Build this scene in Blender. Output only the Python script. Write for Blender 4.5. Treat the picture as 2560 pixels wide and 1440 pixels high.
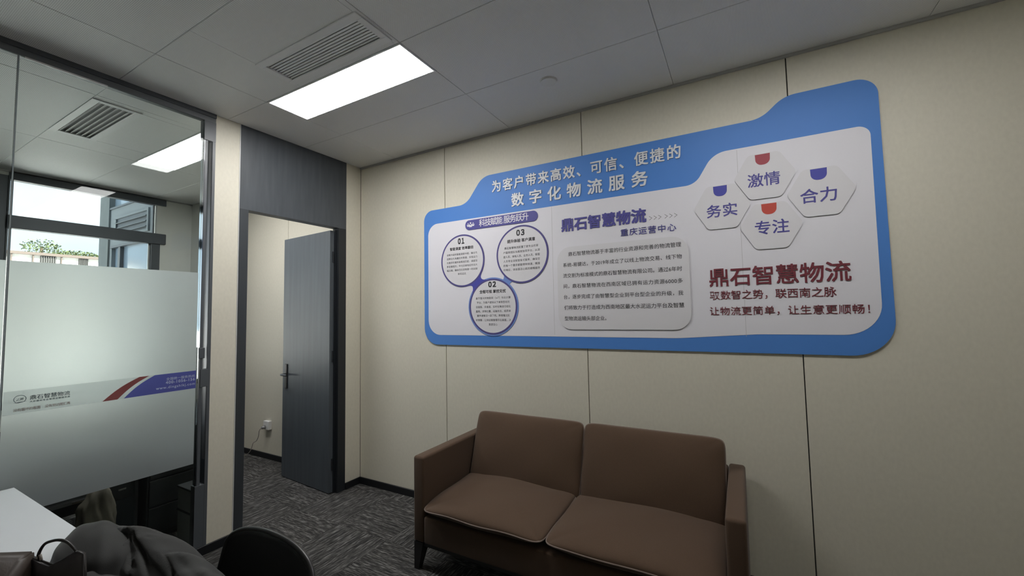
import bpy, bmesh, math, random
from mathutils import Vector, Matrix
random.seed(7)
for o in list(bpy.data.objects): bpy.data.objects.remove(o)
SC = bpy.context.scene
COL = SC.collection
PI = math.pi

# ------------------------------------------------------------------ camera, sky, exposure
cd = bpy.data.cameras.new('camera'); cam = bpy.data.objects.new('camera', cd); COL.objects.link(cam)
cd.sensor_width = 36; cd.sensor_fit = 'HORIZONTAL'; cd.lens = 1030.97 / 2560 * 36
cd.clip_start = 0.02; cd.clip_end = 300
yaw, pitch, roll = 2.0762134, 0.0589655, -0.0189227
f = Vector((math.cos(pitch)*math.cos(yaw), math.cos(pitch)*math.sin(yaw), math.sin(pitch)))
r = f.cross(Vector((0, 0, 1))).normalized(); u = r.cross(f)
r2 = math.cos(roll)*r + math.sin(roll)*u; u2 = -math.sin(roll)*r + math.cos(roll)*u
cam.matrix_world = Matrix(((r2.x, u2.x, -f.x, 3.19129), (r2.y, u2.y, -f.y, -2.75786), (r2.z, u2.z, -f.z, 1.5656), (0, 0, 0, 1)))
SC.camera = cam

SKY = 1.25          # overcast bright sky
LAMP = 20.0         # emission of the ceiling panels
w = bpy.data.worlds.new('world'); SC.world = w; w.use_nodes = True
nt = w.node_tree; nt.nodes.clear()
out = nt.nodes.new('ShaderNodeOutputWorld'); bg = nt.nodes.new('ShaderNodeBackground')
tc = nt.nodes.new('ShaderNodeTexCoord'); nz = nt.nodes.new('ShaderNodeTexNoise'); rp = nt.nodes.new('ShaderNodeValToRGB')
mp = nt.nodes.new('ShaderNodeMapping'); mp.inputs['Scale'].default_value = (1, 1, 3)
nz.inputs['Scale'].default_value = 2.2; nz.inputs['Detail'].default_value = 6
rp.color_ramp.elements[0].position = .38; rp.color_ramp.elements[0].color = (.60, .76, .88, 1)
rp.color_ramp.elements[1].position = .62; rp.color_ramp.elements[1].color = (.84, .92, .98, 1)
nt.links.new(tc.outputs['Generated'], mp.inputs[0]); nt.links.new(mp.outputs[0], nz.inputs['Vector'])
nt.links.new(nz.outputs['Fac'], rp.inputs[0]); nt.links.new(rp.outputs[0], bg.inputs[0])
bg.inputs[1].default_value = SKY
nt.links.new(bg.outputs[0], out.inputs[0])

sd = bpy.data.lights.new('sun', 'SUN'); sd.energy = 22.0; sd.angle = math.radians(1.5); sd.color = (1.0, .97, .92)
sun = bpy.data.objects.new('sun', sd); COL.objects.link(sun)
sun.rotation_euler = Vector((-.62, -.16, -.77)).to_track_quat('-Z', 'Y').to_euler()   # behind the building, high
SC.view_settings.view_transform = 'Standard'; SC.view_settings.look = 'None'
SC.view_settings.exposure = 0.62; SC.view_settings.gamma = 1.0
SC.view_settings.use_curve_mapping = False
cy = SC.cycles
cy.use_denoising = True
cy.max_bounces = 10; cy.diffuse_bounces = 5; cy.glossy_bounces = 5; cy.transmission_bounces = 8; cy.transparent_max_bounces = 16
cy.sample_clamp_indirect = 6.0
cy.caustics_reflective = False

# ------------------------------------------------------------------ materials
def new_mat(name):
    m = bpy.data.materials.new(name); m.use_nodes = True
    return m, m.node_tree, m.node_tree.nodes['Principled BSDF']
def S(b, k, v): b.inputs[k].default_value = v
def mat(name, col, rough=.6, metal=0, spec=.5, noise=None, bump=None, coat=0, sheen=0, emit=None):
    """noise = (scale, amount, stretch vector); bump = (scale, strength, stretch)"""
    m, t, b = new_mat(name)
    c = (*col, 1)
    S(b, 'Base Color', c); S(b, 'Roughness', rough); S(b, 'Metallic', metal); S(b, 'Specular IOR Level', spec)
    if coat: S(b, 'Coat Weight', coat); S(b, 'Coat Roughness', .1)
    if sheen: S(b, 'Sheen Weight', sheen); S(b, 'Sheen Roughness', .5)
    if emit: S(b, 'Emission Color', (*emit[0], 1)); S(b, 'Emission Strength', emit[1])
    def tex(sc, st):
        g = t.nodes.new('ShaderNodeTexCoord'); mm = t.nodes.new('ShaderNodeMapping'); mm.inputs['Scale'].default_value = st
        n = t.nodes.new('ShaderNodeTexNoise'); n.inputs['Scale'].default_value = sc; n.inputs['Detail'].default_value = 5
        t.links.new(g.outputs['Object'], mm.inputs[0]); t.links.new(mm.outputs[0], n.inputs['Vector']); return n
    if noise:
        n = tex(noise[0], noise[2] if len(noise) > 2 else (1, 1, 1))
        rr = t.nodes.new('ShaderNodeValToRGB'); a = noise[1]
        rr.color_ramp.elements[0].position = .3; rr.color_ramp.elements[1].position = .7
        rr.color_ramp.elements[0].color = (*[x*(1-a) for x in col], 1); rr.color_ramp.elements[1].color = (*[min(1, x*(1+a)) for x in col], 1)
        t.links.new(n.outputs['Fac'], rr.inputs[0]); t.links.new(rr.outputs[0], b.inputs['Base Color'])
    if bump:
        n = tex(bump[0], bump[2] if len(bump) > 2 else (1, 1, 1))
        bb = t.nodes.new('ShaderNodeBump'); bb.inputs['Strength'].default_value = bump[1]; bb.inputs['Distance'].default_value = .002
        t.links.new(n.outputs['Fac'], bb.inputs['Height']); t.links.new(bb.outputs[0], b.inputs['Normal'])
    return m
M = {}
M['cream'] = mat('cream_wall_panel', (.64, .610, .515), .55, spec=.35, noise=(60, .03, (1, 1, .6)), bump=(420, .12, (1, 1, .4)))
M['gap'] = mat('dark_joint', (.02, .02, .02), .9)
M['plaster'] = mat('grey_white_paint', (.66, .67, .64), .8)
M['ceil_back'] = mat('ceiling_void', (.5, .5, .5), .9)  # backing lightened so the tile seams mimic bevels catching light
M['ceil_edge'] = mat('ceiling_angle_trim', (.42, .42, .42), .5)
M['black_trim'] = mat('black_skirting', (.008, .009, .011), .4)
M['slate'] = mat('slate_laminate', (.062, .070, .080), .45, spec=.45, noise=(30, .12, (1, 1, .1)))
M['slate_shaded'] = mat('slate_jamb_shaded', (.034, .040, .046), .45)  # same slate as the portal panel, darkened: the jamb's shade is in the colour
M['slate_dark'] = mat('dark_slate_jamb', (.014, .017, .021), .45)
M['doorleaf'] = mat('woodgrain_slate_door', (.062, .073, .084), .42, spec=.5, noise=(26, .14, (1, 1, .05)), bump=(90, .04, (1, 1, .04)))
M['frame'] = mat('anthracite_aluminium', (.075, .084, .094), .42, metal=.0, spec=.5)
M['frame_head'] = mat('grey_aluminium_header', (.125, .135, .145), .42)
M['frame_far'] = mat('anthracite_window_frame', (.06, .072, .088), .5)
M['polished'] = mat('polished_dark_metal', (.5, .53, .56), .08, metal=1)
M['alu'] = mat('pale_aluminium', (.62, .62, .61), .4, metal=.2)
M['lampframe'] = mat('white_lamp_frame', (.75, .75, .76), .45)
M['white_plastic'] = mat('white_plastic', (.72, .72, .71), .35)
M['vent'] = mat('white_vent_metal', (.78, .78, .79), .45)
M['diffuser_soft'] = mat('lit_diffuser_softer', (1, 1, 1), .5, emit=((1.0, .985, .97), LAMP*.6))
M['diffuser'] = mat('lit_diffuser', (1, 1, 1), .5, emit=((1.0, .985, .97), LAMP))
M['sofa'] = mat('brown_sofa_fabric', (.084, .051, .031), .85, spec=.25, noise=(350, .10), bump=(900, .35), sheen=.12)
M['piping'] = mat('brown_piping', (.17, .125, .10), .7, sheen=.2)
M['blackleg'] = mat('black_lacquer_leg', (.012, .011, .011), .4)
M['desk'] = mat('white_desk_laminate', (.88, .89, .92), .20, spec=.8, coat=.6)
M['desk_edge'] = mat('white_desk_edge', (.7, .7, .7), .35)
M['steel'] = mat('grey_steel_tube', (.3, .3, .31), .4, metal=.7)
M['chair'] = mat('black_chair_plastic', (.010, .010, .010), .45, spec=.4, bump=(300, .15))
M['chair_edge'] = mat('dark_chair_rim', (.022, .022, .021), .38)
M['jacket'] = mat('black_jacket_cloth', (.036, .037, .036), .75, spec=.3, bump=(500, .25), sheen=.15)
M['bag'] = mat('brown_grey_leather', (.050, .038, .030), .5, bump=(260, .15), noise=(9, .12))
M['strap'] = mat('dark_leather_strap', (.02, .018, .018), .4)
M['cord'] = mat('pale_cord', (.35, .32, .29), .7)
M['silver'] = mat('silver_metal', (.7, .68, .66), .25, metal=1)
M['lightbox'] = mat('pale_grey_box', (.30, .32, .30), .7)
M['darkdesk'] = mat('dark_grey_cabinet', (.030, .034, .036), .5)
M['paper'] = mat('crumpled_beige_paper', (.20, .18, .14), .85, bump=(30, .8))
# poster
M['p_blue'] = mat('poster_blue', (.078, .225, .60), .5, spec=.3)
M['p_white'] = mat('poster_white', (.71, .70, .745), .5, spec=.3)
M['p_card'] = mat('poster_card', (.66, .65, .675), .5, spec=.3)
M['p_purple'] = mat('poster_purple', (.085, .080, .29), .5, spec=.3)
M['p_ring'] = mat('poster_ring_purple', (.085, .075, .23), .5, spec=.3)
M['p_lightblue'] = mat('poster_light_blue', (.16, .25, .56), .5, spec=.3)
M['p_cobalt'] = mat('poster_cobalt', (.07, .075, .36), .5, spec=.3)
M['p_red'] = mat('poster_wine_red', (.33, .055, .075), .5, spec=.3)
M['p_orange'] = mat('poster_brick_red', (.50, .075, .055), .5, spec=.3)
M['p_maroon'] = mat('poster_maroon', (.17, .035, .048), .5, spec=.3)
M['p_black'] = mat('poster_black_ink', (.018, .018, .022), .6)
M['p_grey'] = mat('poster_grey_ink', (.10, .10, .11), .6)
M['p_letter'] = mat('raised_white_letters', (.66, .68, .70), .45)
M['p_line'] = mat('poster_seam', (.42, .41, .42), .7)
M['edge_white'] = mat('poster_cut_edge', (.65, .68, .72), .5)

def trans_mat(name, col, rough, mix_diffuse=0.0, dcol=(.8, .8, .8)):
    m = bpy.data.materials.new(name); m.use_nodes = True; t = m.node_tree; t.nodes.clear()
    o = t.nodes.new('ShaderNodeOutputMaterial')
    return m, t, o
# clear glass: transparent + fresnel gloss
def clear_glass(name, tint, ior=1.5, gain=1.0):
    m, t, o = trans_mat(name, tint, 0)
    tr = t.nodes.new('ShaderNodeBsdfTransparent'); tr.inputs[0].default_value = (*tint, 1)
    gl = t.nodes.new('ShaderNodeBsdfGlossy'); gl.inputs['Roughness'].default_value = .01; gl.inputs[0].default_value = (gain, gain, gain, 1)
    fr = t.nodes.new('ShaderNodeFresnel'); fr.inputs[0].default_value = ior
    mx = t.nodes.new('ShaderNodeMixShader')
    t.links.new(fr.outputs[0], mx.inputs[0]); t.links.new(tr.outputs[0], mx.inputs[1]); t.links.new(gl.outputs[0], mx.inputs[2])
    t.links.new(mx.outputs[0], o.inputs[0]); return m
M['glass'] = clear_glass('clear_partition_glass', (.93, .965, .955), 1.45, .4)
M['glass_far'] = clear_glass('window_glass', (.95, .97, .97), 1.45, .4)
def frosted(name):
    m, t, o = trans_mat(name, None, 0)
    rf = t.nodes.new('ShaderNodeBsdfRefraction'); rf.inputs['Roughness'].default_value = .72; rf.inputs['IOR'].default_value = 1.3
    rf.inputs[0].default_value = (.455, .485, .485, 1)
    tl = t.nodes.new('ShaderNodeBsdfTranslucent'); tl.inputs[0].default_value = (.64, .685, .685, 1)
    df = t.nodes.new('ShaderNodeBsdfDiffuse'); df.inputs[0].default_value = (.80, .83, .84, 1)
    m1 = t.nodes.new('ShaderNodeMixShader'); m1.inputs[0].default_value = .42
    m2 = t.nodes.new('ShaderNodeMixShader'); m2.inputs[0].default_value = .22
    t.links.new(rf.outputs[0], m1.inputs[1]); t.links.new(tl.outputs[0], m1.inputs[2])
    t.links.new(m1.outputs[0], m2.inputs[1]); t.links.new(df.outputs[0], m2.inputs[2])
    t.links.new(m2.outputs[0], o.inputs[0]); return m
M['frost'] = frosted('frosted_film')
def sticker(name, col, clear=.0, tint=None):
    """thin printed vinyl: part of the light passes, the rest is ink lit from both sides"""
    m, t, o = trans_mat(name, None, 0)
    tl = t.nodes.new('ShaderNodeBsdfTranslucent'); tl.inputs[0].default_value = (*col, 1)
    df = t.nodes.new('ShaderNodeBsdfDiffuse'); df.inputs[0].default_value = (*col, 1)
    tr = t.nodes.new('ShaderNodeBsdfTransparent'); tr.inputs[0].default_value = (*(tint or col), 1)
    mx = t.nodes.new('ShaderNodeMixShader'); mx.inputs[0].default_value = .45
    m2 = t.nodes.new('ShaderNodeMixShader'); m2.inputs[0].default_value = clear
    t.links.new(df.outputs[0], mx.inputs[1]); t.links.new(tl.outputs[0], mx.inputs[2])
    t.links.new(mx.outputs[0], m2.inputs[1]); t.links.new(tr.outputs[0], m2.inputs[2]); t.links.new(m2.outputs[0], o.inputs[0]); return m
M['s_blue'] = sticker('sticker_blue', (.15, .16, .50), .30, (.16, .18, .50))
M['s_red'] = sticker('sticker_red', (.34, .11, .11), .30, (.40, .13, .13))
M['s_white'] = sticker('sticker_white', (.84, .86, .86), .60, (.93, .97, .96))
M['s_grey'] = sticker('sticker_slate_ink', (.10, .12, .14))
M['s_redink'] = sticker('sticker_dull_red_ink', (.24, .16, .155))
M['s_text'] = sticker('sticker_pale_ink', (.66, .70, .84), .2, (.8, .8, .9))
M['seal'] = mat('clear_silicone_joint', (.25, .29, .30), .15, spec=.7)

# carpet: short streaks of lighter yarn along local x
def carpet():
    m, t, b = new_mat('striped_charcoal_carpet')
    g = t.nodes.new('ShaderNodeTexCoord'); oi = t.nodes.new('ShaderNodeObjectInfo')
    ad = t.nodes.new('ShaderNodeVectorMath'); ad.operation = 'ADD'
    sc = t.nodes.new('ShaderNodeVectorMath'); sc.operation = 'SCALE'; sc.inputs[0].default_value = (13, 7, 0)
    t.links.new(oi.outputs['Random'], sc.inputs['Scale'])
    t.links.new(g.outputs['Object'], ad.inputs[0]); t.links.new(sc.outputs[0], ad.inputs[1])
    def layer(sx, sy, d):
        mm = t.nodes.new('ShaderNodeMapping'); mm.inputs['Scale'].default_value = (sx, sy, 1)
        n = t.nodes.new('ShaderNodeTexNoise'); n.inputs['Scale'].default_value = 1; n.inputs['Detail'].default_value = d
        t.links.new(ad.outputs[0], mm.inputs[0]); t.links.new(mm.outputs[0], n.inputs['Vector']); return n
    a = layer(17, 250, 2); c = layer(3.5, 80, 1)
    mu = t.nodes.new('ShaderNodeMath'); mu.operation = 'MULTIPLY_ADD'; mu.inputs[1].default_value = .65
    m3 = t.nodes.new('ShaderNodeMath'); m3.operation = 'MULTIPLY'; m3.inputs[1].default_value = .35
    t.links.new(c.outputs['Fac'], m3.inputs[0]); t.links.new(a.outputs['Fac'], mu.inputs[0]); t.links.new(m3.outputs[0], mu.inputs[2])
    rr = t.nodes.new('ShaderNodeValToRGB'); e = rr.color_ramp.elements
    e[0].position = .40; e[0].color = (.020, .020, .020, 1); e[1].position = .62; e[1].color = (.19, .185, .18, 1)
    x = e.new(.52); x.color = (.050, .049, .047, 1)
    t.links.new(mu.outputs[0], rr.inputs[0]); t.links.new(rr.outputs[0], b.inputs['Base Color'])
    S(b, 'Roughness', .95); S(b, 'Specular IOR Level', .15)
    bb = t.nodes.new('ShaderNodeBump'); bb.inputs['Strength'].default_value = .6; bb.inputs['Distance'].default_value = .002
    t.links.new(mu.outputs[0], bb.inputs['Height']); t.links.new(bb.outputs[0], b.inputs['Normal'])
    return m
M['carpet'] = carpet()
# perforated metal ceiling tile
def perf():
    m, t, b = new_mat('perforated_ceiling_tile')
    g = t.nodes.new('ShaderNodeTexCoord')
    mm = t.nodes.new('ShaderNodeMapping'); mm.inputs['Scale'].default_value = (160, 160, 0)
    v = t.nodes.new('ShaderNodeTexVoronoi'); v.inputs['Randomness'].default_value = 0.0; v.inputs['Scale'].default_value = 1
    rr = t.nodes.new('ShaderNodeValToRGB'); e = rr.color_ramp.elements
    e[0].position = .22; e[0].color = (.44, .44, .44, 1); e[1].position = .34; e[1].color = (.86, .865, .87, 1)
    t.links.new(g.outputs['Object'], mm.inputs[0]); t.links.new(mm.outputs[0], v.inputs['Vector'])
    t.links.new(v.outputs['Distance'], rr.inputs[0]); t.links.new(rr.outputs[0], b.inputs['Base Color'])
    S(b, 'Roughness', .5); S(b, 'Specular IOR Level', .35)
    return m
M['tile'] = perf()

# ------------------------------------------------------------------ helpers
def woff(o):
    v = Vector((0, 0, 0))
    while o is not None: v += o.location; o = o.parent
    return v
def tag(o, label=None, cat=None, group=None, kind=None):
    if label: o['label'] = label
    if cat: o['category'] = cat
    if group: o['group'] = group
    if kind: o['kind'] = kind
    return o
def empty(name, loc, label=None, cat=None, group=None, kind=None):
    o = bpy.data.objects.new(name, None); COL.objects.link(o); o.location = loc; o.empty_display_size = .05
    return tag(o, label, cat, group, kind)
def put(name, bm, m, parent=None, smooth=False, label=None):
    """bm in world coordinates becomes one mesh object under parent"""
    if parent is not None: bmesh.ops.translate(bm, vec=-woff(parent), verts=bm.verts)
    bmesh.ops.recalc_face_normals(bm, faces=bm.faces)
    me = bpy.data.meshes.new(name); bm.to_mesh(me); bm.free()
    for p in me.polygons: p.use_smooth = smooth
    mm = m if isinstance(m, (list, tuple)) else [m]
    for x in mm: me.materials.append(x)
    o = bpy.data.objects.new(name, me); COL.objects.link(o)
    if parent is not None: o.parent = parent
    if label: o['label'] = label
    return o
def B(): return bmesh.new()
def box(bm, x0, x1, y0, y1, z0, z1, bev=0, seg=1, M4=None):
    q = bmesh.ops.create_cube(bm, size=1); vs = q['verts']
    for v in vs:
        v.co = Vector(((x0+x1)/2 + v.co.x*(x1-x0), (y0+y1)/2 + v.co.y*(y1-y0), (z0+z1)/2 + v.co.z*(z1-z0)))
    if bev:
        es = {e for v in vs for e in v.link_edges}
        rr = bmesh.ops.bevel(bm, geom=list(es), offset=bev, segments=seg, affect='EDGES', profile=.5)
        vs = list({v for v in vs if v.is_valid} | set(rr['verts']))
    if M4 is not None: bmesh.ops.transform(bm, matrix=M4, verts=vs)
    return vs
def bx(name, a, m, parent=None, bev=0, seg=1, label=None, smooth=False):
    bm = B(); box(bm, *a, bev=bev, seg=seg); return put(name, bm, m, parent, smooth, label)
def tube(bm, pts, rad, n=8, cap=True):
    pts = [Vector(p) for p in pts]; rings = []
    rads = rad if isinstance(rad, (list, tuple)) else [rad]*len(pts)
    up = Vector((0, 0, 1))
    for i, p in enumerate(pts):
        d = (pts[min(i+1, len(pts)-1)] - pts[max(i-1, 0)]).normalized()
        a = d.cross(up)
        if a.length < 1e-3: a = d.cross(Vector((1, 0, 0)))
        a.normalize(); b_ = d.cross(a)
        rings.append([bm.verts.new(p + rads[i]*(math.cos(2*PI*k/n)*a + math.sin(2*PI*k/n)*b_)) for k in range(n)])
    for i in range(len(rings)-1):
        for k in range(n):
            bm.faces.new((rings[i][k], rings[i][(k+1) % n], rings[i+1][(k+1) % n], rings[i+1][k]))
    if cap: bm.faces.new(rings[0]); bm.faces.new(rings[-1][::-1])
def catmull(P, n=8, closed=False):
    P = [Vector(p) for p in P]; out = []; N = len(P)
    rng = range(N) if closed else range(N-1)
    for i in rng:
        g = (lambda k: P[k % N]) if closed else (lambda k: P[max(0, min(N-1, k))])
        p0, p1, p2, p3 = g(i-1), g(i), g(i+1), g(i+2)
        for k in range(n):
            t = k/n
            out.append(.5*((2*p1) + (-p0+p2)*t + (2*p0-5*p1+4*p2-p3)*t*t + (-p0+3*p1-3*p2+p3)*t**3))
    if not closed: out.append(P[-1])
    return out
def fillet(V, seg=10):
    """V: list of (x, z, radius) -> rounded outline"""
    out = []; n = len(V)
    for i in range(n):
        p = Vector(V[i][:2]); r_ = V[i][2]; a = Vector(V[i-1][:2]); b = Vector(V[(i+1) % n][:2])
        if r_ <= 0: out.append(p); continue
        d1 = (a-p).normalized(); d2 = (b-p).normalized(); ang = d1.angle(d2)
        tl = r_/math.tan(ang/2); tl = min(tl, (a-p).length*.499, (b-p).length*.499); rr = tl*math.tan(ang/2)
        c = p + (d1+d2).normalized()*(rr/math.sin(ang/2))
        s = p + d1*tl; e = p + d2*tl
        a0 = math.atan2(s.y-c.y, s.x-c.x); a1 = math.atan2(e.y-c.y, e.x-c.x); da = (a1-a0+PI) % (2*PI)-PI
        for k in range(seg+1):
            t = a0+da*k/seg; out.append(Vector((c.x+rr*math.cos(t), c.y+rr*math.sin(t))))
    return out
def slab(name, outline, y0, y1, m, parent, label=None, side=None, bev=0):
    """outline in (x, z) extruded from y0 (back) to y1 (front, smaller y)"""
    outline = [Vector(p) for p in outline]
    outline = [p for k, p in enumerate(outline) if (p-outline[k-1]).length > 1e-4]
    bm = B(); F = [bm.verts.new((p[0], y1, p[1])) for p in outline]; Bk = [bm.verts.new((p[0], y0, p[1])) for p in outline]
    ff = bm.faces.new(F); bm.faces.new(Bk[::-1]); n = len(F); sides = []
    for i in range(n): sides.append(bm.faces.new((F[i], Bk[i], Bk[(i+1) % n], F[(i+1) % n])))
    mm = [m]
    if side is not None:
        mm = [m, side]
        for s in sides: s.material_index = 1
    return put(name, bm, mm, parent, False, label)
def circ(cx, cz, R, n=64): return [Vector((cx+R*math.cos(2*PI*k/n), cz+R*math.sin(2*PI*k/n))) for k in range(n)]
def ring(name, cx, cz, R0, R1, y0, y1, m, parent, label=None, n=64):
    bm = B(); v = []
    for (R, y) in ((R1, y0), (R1, y1), (R0, y1), (R0, y0)):
        v.append([bm.verts.new((cx+R*math.cos(2*PI*k/n), y, cz+R*math.sin(2*PI*k/n))) for k in range(n)])
    for j in range(4):
        for k in range(n): bm.faces.new((v[j][k], v[j][(k+1) % n], v[(j+1) % 4][(k+1) % n], v[(j+1) % 4][k]))
    return put(name, bm, m, parent, False, label)

# text: measured, letter-spaced and fitted into a rectangle of the wall plane
def text_mesh(body, spacing, res):
    c = bpy.data.curves.new('t', 'FONT'); c.body = body; c.size = 1; c.space_character = spacing
    c.resolution_u = res; c.fill_mode = 'FRONT'
    o = bpy.data.objects.new('t', c); COL.objects.link(o)
    dg = bpy.context.evaluated_depsgraph_get(); me = bpy.data.meshes.new_from_object(o.evaluated_get(dg))
    bpy.data.objects.remove(o); bpy.data.curves.remove(c); return me
def bounds(me):
    xs = [v.co.x for v in me.vertices]; ys = [v.co.y for v in me.vertices]
    return min(xs), max(xs), min(ys), max(ys)
EM = None
def advance(ch='国'):
    a = text_mesh(ch+ch, 1, 1); b = text_mesh(ch, 1, 1); r_ = bounds(a)[1]-bounds(b)[1]
    bpy.data.meshes.remove(a); bpy.data.meshes.remove(b); return r_
def lettering(name, body, h0, h1, z0, z1, m, parent, bold=0.0, depth=0, plane='y', at=0.0, res=1, label=None, split=False, cond=1.0):
    """plane 'y': letters on a wall facing -y, running +x.  plane 'x': on glass facing +x, running +y."""
    global EM
    if EM is None: EM = advance()
    me = text_mesh(body, 1.0, max(2, res)+(3 if any(ch < '~' and ch != ' ' for ch in body) else 0)); a, b, c, d = bounds(me); sp = 1.0
    k = (z1-z0)/(d-c); want = (h1-h0)/k/cond
    if len(body) > 1 and not (body.isdigit() and body.isascii()):
        sp = max(.55, (want-.9)/max(.1, (b-a)-.9))
        if abs(sp-1) > .02:
            bpy.data.meshes.remove(me); me = text_mesh(body, sp, max(2, res)+(3 if any(ch < '~' and ch != ' ' for ch in body) else 0)); a, b, c, d = bounds(me)
        else: sp = 1.0
    groups = {}
    if split:
        par = list(range(len(me.vertices)))
        for p in me.polygons:
            cxx = p.center.x; groups.setdefault(int((cxx+.02)/(EM*sp)), []).append(p.index)
    else: groups[0] = [p.index for p in me.polygons]
    vec = Vector((0, -1, 0)) if plane == 'y' else Vector((1, 0, 0))
    shifts = [(0, 0)]
    if bold: shifts = [(bold, bold), (-bold, bold), (bold, -bold), (-bold, -bold)]
    off = woff(parent); res_o = None
    for gi in sorted(groups):
        bm = B(); fs = groups[gi]
        for si, (sx, sy) in enumerate(shifts):
            vm = {}
            for fi in fs:
                vv = []
                for vi in me.polygons[fi].vertices:
                    if vi not in vm:
                        q = me.vertices[vi].co
                        h = h0 + (q.x+sx-a)/(b-a)*(h1-h0); z = z0 + (q.y+sy-c)/(d-c)*(z1-z0)
                        e = at + si*2e-5*(-1 if plane == 'y' else 1)
                        vm[vi] = bm.verts.new(Vector((h, e, z)) if plane == 'y' else Vector((e, h, z)))
                    vv.append(vm[vi])
                try: bm.faces.new(vv)
                except ValueError: pass
        for fc in bm.faces:
            fc.normal_update()
            if fc.normal.dot(vec) < 0: fc.normal_flip()
        if depth:
            edges = [e for e in bm.edges if len(e.link_faces) == 1]
            side = {}
            def dn(v):
                if v not in side: side[v] = bm.verts.new(v.co.copy())
                return side[v]
            for e in edges:
                v1, v2 = e.verts
                l = e.link_loops[0]
                if l.vert is v1: v1, v2 = v2, v1
                bm.faces.new((v1, v2, dn(v2), dn(v1)))
            base = set(side.values())
            for v in bm.verts:
                if v not in base: v.co += vec*depth
        bmesh.ops.translate(bm, vec=-off, verts=bm.verts)
        mm = bpy.data.meshes.new(name); bm.to_mesh(mm); bm.free(); mm.materials.append(m)
        o = bpy.data.objects.new(name, mm); COL.objects.link(o); o.parent = parent
        if label and (not split): o['label'] = label
        res_o = o
    bpy.data.meshes.remove(me)
    return res_o

H = 3.0
XR, YF, XW = 5.3, -4.8, -2.83      # right wall, wall behind the camera, window wall

# ------------------------------------------------------------------ floor of carpet tiles
fl = bx('floor', (XW-.1, XR+.1, YF-.1, .1, -.08, -.008), M['gap']); tag(fl, 'dark striped carpet tile floor', kind='structure')
def carpet_tile_mesh(name):
    bm = B(); box(bm, -.2495, .2495, -.2495, .2495, -.008, 0, bev=.0012)
    me = bpy.data.meshes.new(name); bm.to_mesh(me); bm.free(); me.materials.append(M['carpet']); return me
ctm = carpet_tile_mesh('carpet_tile')
for i in range(-6, 11):
    for j in range(-1, 10):
        cx = -.03+.5*i+.25; cyy = -.1-.5*j-.25
        if j == -1: cyy = -.1+.25
        if cx < XW-.2 or cx > XR+.2: continue
        o = bpy.data.objects.new('carpet_tile', ctm); COL.objects.link(o); o.parent = fl
        o.location = (cx, cyy, 0); o.rotation_euler.z = (PI/2 if (i+j) % 2 == 0 else 0)

# ------------------------------------------------------------------ ceiling of perforated metal tiles
ce = bx('ceiling', (XW-.1, XR+.1, YF-.1, .1, H+.02, H+.08), M['ceil_back']); tag(ce, 'grey perforated metal tile ceiling', kind='structure')
def ctile(x0, x1, y0, y1, hole=None):
    g = .0009
    x0 += g; x1 -= g; y0 += g; y1 -= g
    bm = B()
    def pc(a, b, c, d): box(bm, a, b, c, d, H, H+.02, bev=.0022)
    if hole is None: pc(x0, x1, y0, y1)
    else:
        a, b, c, d = hole
        if a-x0 > .005: pc(x0, a, y0, y1)
        if x1-b > .005: pc(b, x1, y0, y1)
        if c-y0 > .005: pc(max(x0, a), min(x1, b), y0, c)
        if y1-d > .005: pc(max(x0, a), min(x1, b), d, y1)
    return put('ceiling_tile', bm, M['tile'], ce)
XA = .478
ys = [0, -.597, -1.197, -1.797, -2.397, -2.997, -3.597, -4.197, -4.8]
VENT = (.848, 1.648, -1.460, -1.245)
xs = [.0, XA, XA+1.2, XA+2.4, XA+3.6, XR]
LAMPS = [(XA, XA+1.2, -1.197, -.897), (XA+2.4, XA+3.6, -1.197, -.897)]
for a, b in zip(xs[:-1], xs[1:]):
    for c, d in zip(ys[1:], ys[:-1]):
        hole = None
        for L in LAMPS:
            if abs(a-L[0]) < .01 and abs(c-L[2]) < .01: hole = (L[0], L[1], L[2], L[3])
        if abs(a-XA) < .01 and abs(d+1.197) < .01: hole = VENT
        if hole and hole != VENT: ctile(a, b, hole[3], d)
        else: ctile(a, b, c, d, hole)
FV = (-1.262, -.418, -1.785, -1.552)
FL = (-1.545, -.345, -1.197, -.897)
for a, b in zip([XW, -1.545, -.345], [-1.545, -.345, -.0]):
    for c, d in zip(ys[1:], ys[:-1]):
        if a == -1.545 and abs(c+1.197) < .01: ctile(a, b, FL[3], d)
        elif a == -1.545 and abs(c+1.797) < .01: ctile(a, b, c, d, FV)
        else: ctile(a, b, c, d)

# ------------------------------------------------------------------ walls
def panels(root, axis, at, thick, cuts, z0, z1, m=None):
    for a, b in zip(cuts[:-1], cuts[1:]):
        a += .0028; b -= .0028
        bm = B()
        lo, hi = sorted((at, at+thick))
        if axis == 'y': box(bm, a, b, lo, hi, z0, z1, bev=.0012)
        else: box(bm, lo, hi, a, b, z0, z1, bev=.0012)
        put('wall_panel', bm, m or M['cream'], root)
wb = bx('wall_back', (XW-.1, XR+.1, .012, .12, 0, H+.02), M['gap']); tag(wb, 'cream wall with thin black panel joints', kind='structure')
panels(wb, 'y', 0, .012, [XW, -2.36, -1.149, -.08], .0, H)
panels(wb, 'y', 0, .012, [0, 1.028, 2.2525, 3.477, 4.70, XR], .0, H)
bx('trim_1', (0, XR, -.012, .0, H-.016, H), M['ceil_edge'])['kind'] = 'structure'
bx('baseboard_back', (0, XR, -.012, 0, 0, .06), M['black_trim'], bev=.002)['kind'] = 'structure'
bx('baseboard_back', (XW, -.08, -.012, 0, 0, .06), M['black_trim'], bev=.002)['kind'] = 'structure'

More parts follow.
